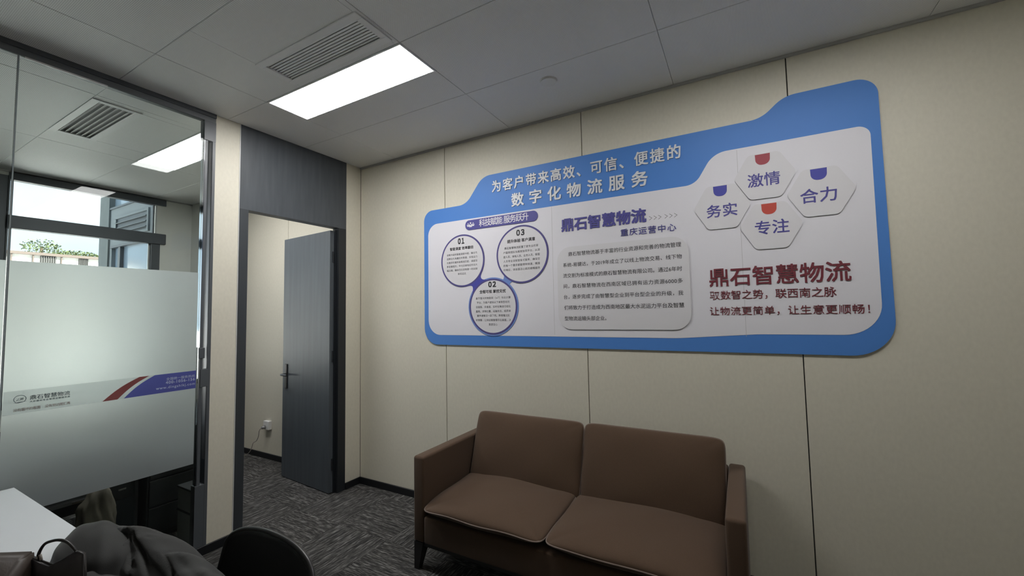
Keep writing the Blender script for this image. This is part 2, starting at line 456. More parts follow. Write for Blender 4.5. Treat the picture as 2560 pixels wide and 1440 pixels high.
# wall with door: pillar, corner strip
wl = bx('wall_left', (-.075, -.012, -.167, 0, 0, H+.02), M['gap']); tag(wl, 'narrow cream wall beside the door', kind='structure')
bm = B(); box(bm, -.012, 0, -.169, -.0005, 0, H, bev=.001); put('wall_panel', bm, M['cream'], wl)
bm = B(); box(bm, -.082, -.0, -1.273, -1.1125, 0, H, bev=.001); put('wall_panel', bm, M['cream'], wl)
bm = B(); box(bm, -.082, .002, -1.1125, -1.106, 0, H, bev=.001); put('edge_trim', bm, M['alu'], wl, label='pale aluminium edge strip')
bm = B(); box(bm, -.088, -.0755, -.169, -.012, 0, H, bev=.001); put('wall_panel', bm, M['cream'], wl)
bx('baseboard_left', (0, .012, -1.345, -1.106, 0, .06), M['black_trim'], bev=.002)['kind'] = 'structure'
bx('baseboard_left', (0, .012, -.169, -.012, 0, .06), M['black_trim'], bev=.002)['kind'] = 'structure'

# outer shell
ws = bx('wall_right', (XR, XR+.1, YF, 0, 0, H+.02), M['cream']); ws['kind'] = 'structure'
ws = bx('wall_front', (XW, XR, YF-.1, YF, 0, H+.02), M['cream']); ws['kind'] = 'structure'

# ------------------------------------------------------------------ door and its slate portal
dr = empty('door_1', (0, -.64, 0), 'open slate grey door in dark grey floor-to-ceiling portal', kind='structure')
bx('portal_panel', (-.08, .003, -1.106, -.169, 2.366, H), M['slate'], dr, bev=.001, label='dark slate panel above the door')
bx('door_jamb', (-.08, .003, -1.106, -1.043, 0, 2.3655), M['slate_shaded'], dr, bev=.001)
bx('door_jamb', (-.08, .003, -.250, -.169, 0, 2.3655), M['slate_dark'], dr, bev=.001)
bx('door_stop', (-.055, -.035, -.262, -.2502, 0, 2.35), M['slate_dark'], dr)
hx, hy = -.045, -.262; ang = math.atan2(.062, -.785)
T = Matrix.Translation((hx, hy, 0)) @ Matrix.Rotation(ang, 4, 'Z')
bm = B(); box(bm, 0, .785, -.0, .04, .006, 2.343, bev=.0015, M4=T)
# local +y of the leaf points to -y of the room after the turn, keep the seen face at local y=+.04
lf = put('door_leaf', bm, M['doorleaf'], dr, label='open woodgrain slate door leaf')
bm = B(); box(bm, .695, .735, .04, .050, .86, 1.10, bev=.003, M4=T); put('handle_plate', bm, M['blackleg'], lf)
bm = B()
tube(bm, [T @ Vector(p) for p in ((.715, .048, 1.0), (.715, .085, 1.0), (.712, .096, 1.0), (.70, .10, 1.0), (.615, .10, 1.0))], .0095, 10)
put('lever_handle', bm, M['frame'], lf, True, 'dark metal lever handle')
bm = B(); box(bm, .786, .788, .008, .032, .84, 1.1, M4=T); put('latch_plate', bm, M['silver'], lf)
for z in (.25, 1.2, 2.1):
    bm = B(); tube(bm, [(hx+.004, hy-.012, z-.05), (hx+.004, hy-.012, z+.05)], .007, 8); put('hinge', bm, M['slate_dark'], dr)

# ------------------------------------------------------------------ glass partition
gp = empty('glass_partition', (0, -2.2, 0), 'frameless clear glass partition with frosted band and dark posts', 'partition')
bx('header_rail', (-.045, .0, YF, -1.2735, 2.938, H), M['frame_head'], gp, bev=.002)
bx('header_rail', (-.006, .010, YF, -1.2735, 2.972, H-.001), M['frame'], gp)
bx('floor_rail', (-.045, .0, YF, -1.2735, 0, .045), M['frame'], gp, bev=.002)
bx('inner_post', (-.050, .0, -1.338, -1.319, .045, 2.938), M['frame'], gp, bev=.001)
bx('outer_post', (-.060, .004, -1.293, -1.2735, .045, 2.938), M['frame'], gp, bev=.001)
bx('post_facing', (-.048, -.001, -1.3392, -1.3382, 1.37, 2.80), M['polished'], gp, label='polished side of the slim dark post')
bx('post_facing', (-.040, -.004, -1.2942, -1.2932, .62, 2.80), M['steel'], gp, label='reflective side of the outer post')
bx('post_head', (-.050, .006, -1.345, -1.2735, 2.80, 2.938), M['frame'], gp, bev=.001)
bx('post_foot', (-.050, .003, -1.348, -1.2735, .045, .46), M['frame'], gp, bev=.001)
bx('lock_plate', (-.050, .005, -1.333, -1.285, 1.104, 1.222), M['frame'], gp, bev=.002)
bx('post_clip', (-.050, .006, -1.343, -1.309, 1.296, 1.366), M['frame'], gp, bev=.002)
def pane(y0, y1):
    return bx('glass_pane', (-.012, -.002, y0, y1, .045, 2.938), M['glass'], gp)
pane(-1.352-.83, -1.345); pane(-3.40, -2.189); pane(-4.6, -3.41)
bx('glass_joint', (-.013, -.001, -2.1885, -2.1825, .045, 2.938), M['seal'], gp, bev=.001)
def film(y0, y1):
    bm = B(); vs = [bm.verts.new(p) for p in ((-.0005, y0, .612), (-.0005, y1, .612), (-.0005, y1, 1.873), (-.0005, y0, 1.873))]
    bm.faces.new(vs); return put('frosted_film', bm, M['frost'], gp, label='frosted privacy film on the glass')
f1 = film(-2.180, -1.358); film(-3.38, -2.191)
# bright broken reflection under the rail, put in as a thin pale metal strip
bx('reflection_strip', (-.001, .004, -2.165, -1.845, 2.930, 2.938), M['alu'], gp, label='pale strip standing in for the reflection under the header rail')
def flat_x(name, pts, m, x, parent=gp, label=None):
    bm = B(); vs = [bm.verts.new((x, p[0], p[1])) for p in pts]; fc = bm.faces.new(vs); bmesh.ops.triangulate(bm, faces=[fc], ngon_method='EAR_CLIP')
    return put(name, bm, m, parent, False, label)
band = flat_x('logo_band', [(-2.178, 1.104), (-1.80, 1.104), (-1.62, 1.2195), (-2.178, 1.2195)], M['s_white'], .0010, label='white part of the printed band')
def curve_edge(a, b, bow, n=10):
    a = Vector(a); b = Vector(b); d = b-a; nrm = Vector((-d.y, d.x)).normalized()
    return [a+d*t/n + nrm*bow*math.sin(PI*t/n)*(1) for t in range(n+1)]
red = curve_edge((-1.815, 1.104), (-1.652, 1.2195), .010) + curve_edge((-1.605, 1.2195), (-1.750, 1.104), -.010)
flat_x('red_stripe', red, M['s_red'], .0014, label='dull red curved stripe')
blue = curve_edge((-1.722, 1.104), (-1.577, 1.2195), .010) + [Vector((-1.357, 1.2195)), Vector((-1.357, 1.104))]
flat_x('blue_stripe', blue, M['s_blue'], .0014, label='violet blue end of the band')
gap_ = curve_edge((-1.750, 1.104), (-1.605, 1.2195), .010) + curve_edge((-1.577, 1.2195), (-1.722, 1.104), -.010)
flat_x('white_stripe', gap_, M['s_white'], .0012)
def lx(name, body, y0, y1, z0, z1, m, bold=0.0, label=None): return lettering(name, body, y0, y1, z0, z1, m, gp, bold, 0, 'x', .0020, 1, label)
lx('lettering', '鼎石智慧物流', -2.090, -1.946, 1.1665, 1.1895, M['s_grey'], .012, 'slate company name')
lx('lettering', '大宗建材专业物流运输服务商', -2.090, -1.946, 1.1535, 1.1625, M['s_grey'], .02)
lx('lettering', '没有最坏的客面', -2.144, -2.052, 1.1165, 1.1315, M['s_redink'], .008)
lx('lettering', '没有担访图汇再', -2.037, -1.944, 1.1165, 1.1315, M['s_redink'], .008)
lx('lettering', '全国统一服务热线', -1.519, -1.364, 1.1775, 1.1950, M['s_text'], .01)
lx('lettering', '400-1056-156', -1.521, -1.364, 1.1560, 1.1730, M['s_text'], .03)
lx('lettering', 'www.dingshikj.com', -1.570, -1.363, 1.1225, 1.1430, M['s_text'], .02)
# emblem: an open ring on a swoosh with a small truck-like wedge inside
bm = B(); c = (-2.1235, 1.1770)
n = 30; o1 = []; i1 = []
for k in range(n+1):
    t = math.radians(-50+280*k/n); o1.append(bm.verts.new((.002, c[0]+.0215*math.cos(t), c[1]+.0200*math.sin(t)))); i1.append(bm.verts.new((.002, c[0]+.0190*math.cos(t), c[1]+.0175*math.sin(t))))
for k in range(n): bm.faces.new((o1[k], o1[k+1], i1[k+1], i1[k]))
def poly(bm, P, x=.002): bm.faces.new([bm.verts.new((x, a, b)) for a, b in P])
poly(bm, [(c[0]-.021, c[1]-.0165), (c[0]+.010, c[1]-.013), (c[0]+.026, c[1]-.0125), (c[0]-.004, c[1]-.0195)])
poly(bm, [(c[0]-.013, c[1]-.007), (c[0]+.012, c[1]-.007), (c[0]+.012, c[1]-.0055), (c[0]-.013, c[1]-.0055)])
poly(bm, [(c[0]-.013, c[1]-.0055), (c[0]-.010, c[1]-.0035), (c[0]-.004, c[1]+.0035), (c[0]-.001, c[1]+.0050), (c[0]-.005, c[1]-.0015), (c[0]-.0105, c[1]-.0055)])
for k in range(3): poly(bm, [(c[0]+.0005, c[1]-.0035+.0032*k), (c[0]+.012, c[1]-.0025+.0032*k), (c[0]+.012, c[1]-.0005+.0032*k), (c[0]+.0005, c[1]-.0015+.0032*k)])
put('emblem', bm, M['s_grey'], gp, label='round slate emblem')

# ------------------------------------------------------------------ poster board on the wall
PO = empty('wall_poster', (2.34, -.002, 1.307), 'long blue and white company poster board above the sofa', 'poster')
Y0 = -.002; Y1 = -.010
outer = fillet([(.806, 1.307, .14), (.806, 2.457, .092), (1.254, 2.457, .15), (1.418, 2.663, .15), (3.342, 2.660, .15), (3.456, 2.762, .15), (3.864, 2.762, .095), (3.868, 1.307, .185)][::-1], 12)
slab('blue_board', outer, Y0, Y1, M['p_blue'], PO, 'bright blue backing board with stepped top', side=M['edge_white'])
inner = fillet([(.851, 1.388, .125), (.853, 2.334, .10), (2.978, 2.332, .10), (3.086, 2.508, .13), (3.822, 2.508, .055), (3.818, 1.415, .16), (3.27, 1.414, 1.0), (2.84, 1.386, 1.0)][::-1], 12)
slab('white_field', inner, Y1, Y1-.0012, M['p_white'], PO, 'white printed field')
YW = Y1-.0012
for xx in (2.014, 3.211):
    bx('board_seam', (xx-.0009, xx+.0009, YW-.0003, YW, 1.40, 2.50 if xx > 3 else 2.33), M['p_line'], PO)
def lt(body, x0, x1, z0, z1, m, bold=0.0, depth=0, at=None, res=1, label=None, name='lettering', parent=PO, split=False, cond=1.0):
    if depth: split = True; name = 'raised_letter'
    return lettering(name, body, x0, x1, z0, z1, m, parent, bold, depth, 'y', at if at is not None else YW-.0004, res, label, split, cond)
lt('为客户带来高效、可信、便捷的', 1.510, 2.902, 2.515, 2.607, M['p_letter'], .018, .005, at=Y1, res=2, label='raised white headline', cond=.86)
lt('数字化物流服务', 1.684, 2.697, 2.376, 2.478, M['p_letter'], .020, .005, at=Y1, res=2, label='raised white second headline', cond=.82)
# pill
pill = fillet([(1.247, 2.241, .0385), (1.903, 2.241, .0385), (1.903, 2.321, .0385), (1.247, 2.321, .0385)], 10)
pl = slab('title_pill', pill, YW, YW-.004, M['p_purple'], PO, 'purple rounded title bar')
lt('科技赋能 服务跃升', 1.384, 1.826, 2.256, 2.315, M['p_white'], .012, at=YW-.0045, parent=pl, res=2)
bm = B()
def disc(bm, cx, cz, R, y, n=14): bm.faces.new([bm.verts.new((cx+R*math.cos(2*PI*k/n), y, cz+R*math.sin(2*PI*k/n))) for k in range(n)])
yy = YW-.0045
for cx, cz, s in ((1.300, 2.296, 1.0), (1.276, 2.292, .7), (1.325, 2.293, .7)):
    disc(bm, cx, cz, .0072*s, yy)
    bm.faces.new([bm.verts.new((cx+a*s, yy, cz+b*s)) for a, b in ((-.018, -.0085), (-.006, -.0105), (0, -.018), (.006, -.0105), (.018, -.0085), (.013, -.033), (-.013, -.033))])
put('people_icon', bm, M['p_white'], pl, label='small white three people icon')
# circles
C1, C2, C3 = (1.212, 1.996), (1.498, 1.614), (1.762, 2.004)
def flare(name, a, b, wa, wb_, mid, y0, y1, m, ra, rb):
    a = Vector(a); b = Vector(b); d = (b-a).normalized(); nn = Vector((-d.y, d.x)); L = (b-a).length
    L0, L1 = ra, L-rb
    def wd(t): return mid + ((wa if t < .5 else wb_)-mid)*abs(2*t-1)**2
    left = []; right = []
    for k in range(11):
        t = k/10; p = a+d*(L0+(L1-L0)*t); left.append(p+nn*wd(t)); right.append(p-nn*wd(t))
    return slab(name, left+right[::-1], y0, y1, m, PO)
flare('connector', C1, C2, .105, .085, .052, YW, YW-.0035, M['p_cobalt'], .190, .205)
flare('connector', C2, C3, .060, .045, .034, YW, YW-.0030, M['p_lightblue'], .200, .215)
for (c, R, lab) in ((C1, .216, 'one'), (C3, .221, 'three'), (C2, .218, 'two')):
    ring('circle_ring', c[0], c[1], R-.013, R, YW, YW-.004, M['p_ring'], PO, label='purple ring')
    slab('circle_card', circ(c[0], c[1], R-.013), YW, YW-.0036, M['p_card'], PO)
ring('circle_ring', C2[0], C2[1]-.001, .2185, .2285, YW, YW-.0032, M['p_lightblue'], PO, label='lighter blue outer ring')
ya = YW-.0042
def para(lines, cx, z, pitch, h, wmax, nmax, m, last_center=True, bold=.004):
    for k, s in enumerate(lines):
        wd = wmax*min(1, len(s)/nmax)
        lt(s, cx-wd/2, cx+wd/2, z-pitch*k-h/2, z-pitch*k+h/2, m, bold, at=ya, name='small_lettering')
lt('０１', 1.173, 1.234, 2.136, 2.181, M['p_black'], .045, at=ya, res=2)
lt('智能调度 效率翻倍', 1.089, 1.324, 2.086, 2.112, M['p_black'], .022, at=ya)
para(['全新升级的智能调度中枢，融合先', '进算法与海量实时数据，实现运力', '与需求的毫秒级精准匹配，调度效', '率显著提升，平均派单响应时间大', '幅压缩，确保您的货物第一时间接', '单和运达'], 1.208, 2.051, .0325, .0185, .306, 15, M['p_grey'])
lt('０２', 1.463, 1.530, 1.767, 1.808, M['p_black'], .045, at=ya, res=2)
lt('全程可视 掌控无忧', 1.378, 1.618, 1.719, 1.746, M['p_black'], .022, at=ya)
para(['基于强大的物联网（IoT）与云计算', '平台，为客户提供从下单到签收的', '全链路、多维度、实时化物流可视化', '服务。货物位置、运输状态、纸质单', '据传递情况一目了然。异常情况实', '时预警，让供应链管理尽在掌握，决', '策更安心'], 1.500, 1.681, .0345, .0185, .318, 16, M['p_grey'])
lt('０３', 1.722, 1.788, 2.147, 2.190, M['p_black'], .045, at=ya, res=2)
lt('提升体验 客户满意', 1.639, 1.877, 2.096, 2.123, M['p_black'], .022, at=ya)
para(['鼎石智慧物流配置了更专业的客', '户服务团队与高效协同平台，从调', '度人员、审核人员、业务人员、客服', '人员等全流程管家式服务，确保您', '的每一个需求都能得到快速、精准', '的响应，体验直达心底的顺畅服务'], 1.758, 2.058, .0335, .0185, .310, 15, M['p_grey'])
# middle
lt('鼎石智慧物流', 2.090, 2.677, 2.136, 2.228, M['p_purple'], .027, .004, at=YW, res=2, label='raised bold purple company name')
lt('重庆运营中心', 2.510, 2.857, 2.058, 2.106, M['p_purple'], .004, .003, at=YW, res=2, label='thin purple sub-title')
bm = B()
for k in range(6):
    x = 2.697+.0285*k+(.010 if k > 2 else 0); z = 2.157
    for sg in (1, -1):
        bm.faces.new([bm.verts.new((a, YW-.0005, z+sg*b)) for a, b in ((x, .014), (x+.019, 0), (x+.0155, 0), (x, .0112))])
put('chevrons', bm, M['p_black'], PO, label='row of six small chevrons')
cardp = fillet([(2.050, 1.438, .10), (2.925, 1.438, .10), (2.925, 2.022, .10), (2.050, 2.022, .10)], 10)
card = slab('text_card', cardp, YW, YW-.006, M['p_card'], PO, 'raised pale text card with rounded corners', side=M['p_line'])
yc = YW-.0065
for k, (s, x0, x1) in enumerate([('鼎石智慧物流基于丰富的行业资源和完善的物流管理', 2.137, 2.883), ('系统-易键达，于2019年成立了以线上物流交易、线下物', 2.096, 2.884), ('流交割为标准模式的鼎石智慧物流有限公司。通过6年时', 2.093, 2.883), ('间，鼎石智慧物流在西南区域已拥有运力资源6000多', 2.094, 2.883), ('台，逐步完成了由智慧型企业到平台型企业的升级，我', 2.095, 2.884), ('们将致力于打造成为西南地区最大水泥运力平台及智慧', 2.096, 2.886), ('型物流运输头部企业。', 2.097, 2.396)]):
    z = 1.955-.0757*k
    lt(s, x0, x1, z-.001, z+.0295, M['p_black'], .006, at=yc, parent=card, name='body_lettering')
# hexagons
for (cx, cz, word, tabm, wx) in ((3.342, 2.321, '激情', 'p_red', (3.259, 3.417, 2.262, 2.338)), (3.117, 2.172, '务实', 'p_cobalt', (3.036, 3.197, 2.112, 2.189)), (3.597, 2.188, '合力', 'p_cobalt', (3.506, 3.666, 2.131, 2.209)), (3.360, 2.030, '专注', 'p_orange', (3.283, 3.446, 1.983, 2.061))):
    R = .154; hx_ = fillet([(cx+R*math.cos(math.radians(60*k)), cz+R*.985*math.sin(math.radians(60*k)), .035) for k in range(6)], 6)
    hc = slab('hexagon_card', hx_, YW, YW-.006, M['p_card'], PO, 'pale hexagon card reading ' + {'激情': 'passion', '务实': 'pragmatism', '合力': 'joint effort', '专注': 'focus'}[word] + ' in Chinese', side=M['p_line'])
    tx = cx-.004; zt = cz+.1275
    tab = fillet([(tx-.037, zt, 0), (tx+.037, zt, 0), (tx+.035, zt-.062, .033), (tx-.035, zt-.062, .033)], 8)
    slab('round_tab', tab, YW-.006, YW-.0068, M[tabm], hc, {'p_red': 'wine red tab', 'p_cobalt': 'cobalt blue tab', 'p_orange': 'brick red tab'}[tabm])
    lt(word, *wx, M['p_purple'], .012, at=YW-.0068, parent=hc, res=2)
lt('鼎石智慧物流', 3.033, 3.703, 1.697, 1.805, M['p_maroon'], .012, .004, at=YW, res=2, label='raised maroon company name')
lt('马', 3.031, 3.0565, 1.618, 1.667, M['p_maroon'], .002, .003, at=YW, res=2)
lt('又', 3.0555, 3.0840, 1.617, 1.664, M['p_maroon'], .002, .003, at=YW, res=2)
lt('数智之势，联西南之脉', 3.089, 3.637, 1.616, 1.670, M['p_maroon'], .002, .003, at=YW, res=2, label='maroon slogan, first line')
lt('让物流更简单，让生意更顺畅！', 3.027, 3.770, 1.524, 1.575, M['p_maroon'], .002, .003, at=YW, res=2, label='maroon slogan, second line')

# ------------------------------------------------------------------ ceiling fixtures
def lamp(name, L, label, group=None, dm='diffuser'):
    x0, x1, y0, y1 = L
    t = empty(name, ((x0+x1)/2, (y0+y1)/2, H), label, 'lamp', group)
    bm = B(); g = .002; fw = .012
    for a in ((x0+g, x1-g, y0+g, y0+fw), (x0+g, x1-g, y1-fw, y1-g), (x0+g, x0+fw, y0+fw, y1-fw), (x1-fw, x1-g, y0+fw, y1-fw)): box(bm, *a, H-.003, H+.02)
    put('lamp_frame', bm, M['lampframe'], t)
    bx('diffuser', (x0+fw, x1-fw, y0+fw, y1-fw, H-.001, H+.008), M[dm], t, label='glowing white diffuser')
    return t
lamp('ceiling_lamp', LAMPS[0], 'lit rectangular ceiling panel lamp in the near room beside the white vent')
lamp('ceiling_lamp', LAMPS[1], 'lit ceiling panel lamp above the sofa, beyond the top of the photo', dm='diffuser_soft')
lamp('ceiling_lamp', FL, 'lit ceiling panel lamp seen through the glass partition')
def vent(name, V, n, label, tilt, back='ceil_edge'):
    x0, x1, y0, y1 = V; t = empty(name, ((x0+x1)/2, (y0+y1)/2, H), label, 'air vent')
    bm = B(); fw = .028
    for a in ((x0-.012, x1+.012, y0-.012, y0+fw), (x0-.012, x1+.012, y1-fw, y1+.012), (x0-.012, x0+fw, y0+fw, y1-fw), (x1-fw, x1+.012, y0+fw, y1-fw)): box(bm, *a, H-.006, H+.004, bev=.002)
    put('vent_frame', bm, M['vent'], t)
    bx('vent_back', (x0, x1, y0, y1, H+.030, H+.034), M[back], t)
    ya_, yb_ = y0+fw, y1-fw
    for k in range(n):
        yc_ = ya_+(yb_-ya_)*(k+.5)/n
        bm = B(); R = Matrix.Translation((0, yc_, H+.004)) @ Matrix.Rotation(tilt, 4, 'X')
        box(bm, x0+fw, x1-fw, -.5*(yb_-ya_)/n*.80, .5*(yb_-ya_)/n*.80, -.0012, .0012, M4=R); put('slat', bm, M['vent'], t)
    return t
vent('ceiling_vent', VENT, 9, 'white slatted ceiling vent beside the near ceiling lamp', math.radians(11), 'vent')
vent('ceiling_vent', FV, 6, 'slatted ceiling vent seen through the glass partition', math.radians(34))
bm = B(); 
for R, z0, z1 in ((.056, H-.004, H), (.050, H-.010, H-.004)):
    q = bmesh.ops.create_cone(bm, cap_ends=True, segments=40, radius1=R*.96, radius2=R, depth=z1-z0); bmesh.ops.translate(bm, vec=(2.206, -.458, (z0+z1)/2), verts=q['verts'])
tag(put('ceiling_speaker', bm, M['white_plastic']), 'small round white fixture on the ceiling near the poster', 'ceiling fixture')

# ------------------------------------------------------------------ sofa
SX0, SX1, SY0, SY1 = 1.350, 3.172, -.755, -.035
so = empty('sofa', ((SX0+SX1)/2, (SY0+SY1)/2, 0), 'brown two-seat fabric sofa with thin black legs under the poster', 'sofa')
def soft_box(a, bev, seg=4): bm = B(); box(bm, *a, bev=bev, seg=seg); return bm
for x0, x1 in ((SX0, SX0+.082), (SX1-.082, SX1)):
    bm = soft_box((x0, x1, SY0, SY1, .165, .680), .016)
    put('armrest', bm, M['sofa'], so, True)
put('seat_base', soft_box((SX0+.083, SX1-.083, SY0, SY1-.06, .165, .325), .012), M['sofa'], so, True)
put('back_frame', soft_box((SX0+.083, SX1-.083, SY1-.085, SY1, .165, .672), .016), M['sofa'], so, True)
for x in (SX0+.004, SX1-.074):
    for y in (SY0+.004, SY1-.074):
        bm = B(); sgn = 1 if x < 2 else -1
        top = [(x, y), (x+.07, y), (x+.07, y+.07), (x, y+.07)]
        ox = x if x < 2 else x+.036
        bot = [(ox, y+(0 if y < -.4 else .036)), (ox+.034, y+(0 if y < -.4 else .036)), (ox+.034, y+.034+(0 if y < -.4 else .036)), (ox, y+.034+(0 if y < -.4 else .036))]
        Tt = [bm.verts.new((a, b, .1655)) for a, b in top]; Bb = [bm.verts.new((a, b, 0)) for a, b in bot]
        bm.faces.new(Tt); bm.faces.new(Bb[::-1])
        for k in range(4): bm.faces.new((Tt[k], Bb[k], Bb[(k+1) % 4], Tt[(k+1) % 4]))
        put('leg', bm, M['blackleg'], so)
bx('leg_rail', (SX0+.05, SX1-.05, SY0+.018, SY0+.040, .140, .165), M['blackleg'], so)
def cushion(name, O, U, V, W, lu, lv, th, seed, nu=40, nv=34, sag=0.0, PW=16.0):
    """pillow: O corner, U/V in-plane unit axes, W normal; piping along the rim"""
    bm = B(); U, V, W, O = map(Vector, (U, V, W, O)); rng = random.Random(seed)
    ph = [rng.uniform(0, 6) for _ in range(6)]
    def rim(a, b):      # rounded-square mapping of the outline
        ca, cb = 2*a-1, 2*b-1
        p = PW
        rr = (abs(ca)**p+abs(cb)**p)**(1/p); mx = max(abs(ca), abs(cb))
        s = 1 if rr == 0 else mx/rr
        return .5+ca*s/2, .5+cb*s/2
    grid = {}
    for side in (1, -1):
        for i in range(nu+1):
            for j in range(nv+1):
                a, b = .5-.5*math.cos(PI*i/nu), .5-.5*math.cos(PI*j/nv)
                e = min(1, (4*a*(1-a))*1.0)**.36*min(1, (4*b*(1-b)))**.36
                if side == -1 and (i in (0, nu) or j in (0, nv)): grid[-1, i, j] = grid[1, i, j]; continue
                ra, rb = rim(a, b)
                h = th/2*e*side
                h += .004*math.sin(a*9+ph[0])*math.sin(b*7+ph[1])*e
                if side == 1: h -= sag*math.exp(-((a-.5)**2+(b-.5)**2)*9)
                wob = .004*math.sin(a*13+ph[2])*math.sin(b*11+ph[3])
                p = O+U*(ra*lu)+V*(rb*lv)+W*(th/2+h)+W*wob*(1-e)
                grid[side, i, j] = bm.verts.new(p)
    for side in (1, -1):
        for i in range(nu):
            for j in range(nv):
                q = [grid[side, i, j], grid[side, i+1, j], grid[side, i+1, j+1], grid[side, i, j+1]]
                if len(set(q)) == 4:
                    try: bm.faces.new(q)
                    except ValueError: pass
    edge = [grid[1, i, 0].co.copy() for i in range(nu)]+[grid[1, nu, j].co.copy() for j in range(nv)]+[grid[1, i, nv].co.copy() for i in range(nu, 0, -1)]+[grid[1, 0, j].co.copy() for j in range(nv, 0, -1)]
    o = put(name, bm, M['sofa'], so, True)
    pb = B(); pts = edge+[edge[0]]; tube(pb, pts, .0042, 6, cap=False); put('piping', pb, M['piping'], o, True)
    return o
mid = (SX0+SX1)/2
ca, sa = math.cos(math.radians(3)), math.sin(math.radians(3))
for x0, x1, sd in ((SX0+.086, mid-.019, 1), (mid-.013, SX1-.086, 2)):
    cushion('seat_cushion', (x0, -.785, .318), (1, 0, 0), (0, ca, sa), (0, -sa, ca), x1-x0, .60, .125, sd, PW=12.0)
tl = math.radians(17)
for x0, x1, sd in ((SX0+.092, mid-.001, 3), (mid+.007, SX1-.094, 4)):
    cushion('back_cushion', (x0, -.335, .402), (1, 0, 0), (0, math.sin(tl), math.cos(tl)), (0, math.cos(tl), -math.sin(tl)), x1-x0, .475, .135, sd)

# ------------------------------------------------------------------ white desk by the glass
dk = empty('desk', (.8, -2.5, 0), 'white desk top against the glass partition, lower left', 'desk')
bx('desk_top', (.016, 1.405, -2.93, -2.130, .725, .75), M['desk'], dk, bev=.0015)
for x in (.06, 1.33):
    for y in (-2.89, -2.21): bx('leg', (x, x+.04, y, y+.04, 0, .70), M['steel'], dk, bev=.003)
bx('desk_frame', (.06, 1.37, -2.89, -2.17, .70, .7245), M['steel'], dk)

# ------------------------------------------------------------------ shell chairs
def chair(cx, cy, label, group=None, ztop=.80, rot=0.0):
    # built facing -y, then turned about its own base
    t = empty('plastic_chair', (cx, cy, 0), label, 'chair', group)
    nu, nv = 32, 18; th = .012
    def P(a, b, off):       # a -1..1 across, b 0 bottom .. 1 top ; backrest faces -y
        wdt = .28*(1-.10*b**2) ; zt = ztop - .073*abs(a)**2.05
        z = .43+(zt-.43)*b
        x = cx+wdt*math.sin(a*PI/2*.92)/math.sin(PI/2*.92)
        y = cy+.13-.035*(1-math.cos(a*PI/2*.92)) + .05*b - off
        return Vector((x, y, z))
    bm = B(); g = {}
    for s in (0, 1):
        for i in range(nu+1):
            for j in range(nv+1): g[s, i, j] = bm.verts.new(P(-1+2*i/nu, j/nv, th*s))
    for i in range(nu):
        for j in range(nv):
            bm.faces.new((g[0, i, j], g[0, i+1, j], g[0, i+1, j+1], g[0, i, j+1])); bm.faces.new((g[1, i, j], g[1, i, j+1], g[1, i+1, j+1], g[1, i+1, j]))
    rimv = [(i, nv) for i in range(nu+1)]
    for i in range(nu):
        for j in (0, nv): bm.faces.new((g[0, i, j], g[0, i+1, j], g[1, i+1, j], g[1, i, j]))
    for j in range(nv):
        for i in (0, nu): bm.faces.new((g[0, i, j], g[0, i, j+1], g[1, i, j+1], g[1, i, j]))
    path = [P(-1, j/nv, th/2) for j in range(nv)]+[P(-1+2*i/nu, 1, th/2) for i in range(nu+1)]+[P(1, j/nv, th/2) for j in range(nv-1, -1, -1)]
    bk = put('backrest', bm, M['chair'], t, True)
    rb = B(); tube(rb, path, .0085, 8); put('rim', rb, M['chair_edge'], bk, True)
    bm = B(); box(bm, cx-.24, cx+.24, cy-.36, cy+.10, .425, .455, bev=.014, seg=3); put('seat', bm, M['chair'], t, True)
    for sx in (-1, 1):
        for sy in (-1, 1):
            bm = B(); tube(bm, [(cx+.19*sx, cy-.13+.16*sy, .43), (cx+.235*sx, cy-.13+.235*sy, 0.0)],   .011, 8); put('leg', bm, M['blackleg'], t, True)
    t.rotation_euler.z = rot
    return t
chair(1.705, -2.022, 'black plastic shell chair with bare rounded back, bottom centre left', 'black shell chairs by the desk', ztop=.795)
chair(1.14, -2.27, 'black plastic shell chair under the dark jacket beside the desk', 'black shell chairs by the desk', ztop=.77)

# ------------------------------------------------------------------ jacket draped over the second chair
jk = empty('jacket', (1.25, -2.12, .45), 'dark hooded jacket draped over the chair beside the white desk', 'jacket')
def loft(bm, secs, closed_caps=True):
    R = []
    for s in secs: R.append([bm.verts.new(p) for p in s])
    n = len(R[0])
    for i in range(len(R)-1):
        for k in range(n): bm.faces.new((R[i][k], R[i][(k+1) % n], R[i+1][(k+1) % n], R[i+1][k]))
    bm.faces.new(R[0]); bm.faces.new(R[-1][::-1])
# body: sections across x, ridge height and depth, with folds running from the ridge down
ridge = catmull([(1.10, -2.13, .80), (1.22, -2.13, .838), (1.33, -2.115, .842), (1.42, -2.08, .815), (1.52, -2.06, .782), (1.637, -2.06, .762), (1.75, -2.07, .735), (1.84, -2.09, .66), (1.88, -2.11, .56)], 11)
secs = []; n = 84
def crease(v): return 1-abs(math.sin(v))**.55*1.0
for i, p in enumerate(ridge):
    t = i/(len(ridge)-1); s = []
    env = min(1, 4*t+.35)*min(1, (1-t)*5+.12)
    for k in range(n):
        a = 2*PI*k/n; cc, ss = math.cos(a), math.sin(a)
        drop = (1-ss)/2                      # 0 at the ridge, 1 at the lower hem
        front = cc < 0
        hh = (.33-.10*t)*env+.03
        z = p.z-drop**1.25*hh
        wd = (.045+.085*drop**.6)*env
        y = p.y+(-1 if front else 1)*abs(cc)**.8*wd
        q = drop*6.0-t*2.6
        d = -.026*crease(q*1.9+.4)-.013*crease(q*3.7+t*5)+.006*math.sin(t*19+drop*7)
        x = p.x+.05*drop+.012*math.sin(drop*9+t*11)
        if front: y += -d*1.0; z += d*.55
        s.append(Vector((x, y, z+.004*math.sin(t*41+a*4)*env)))
    secs.append(s)
bm = B(); loft(bm, secs)
JB = [bm]
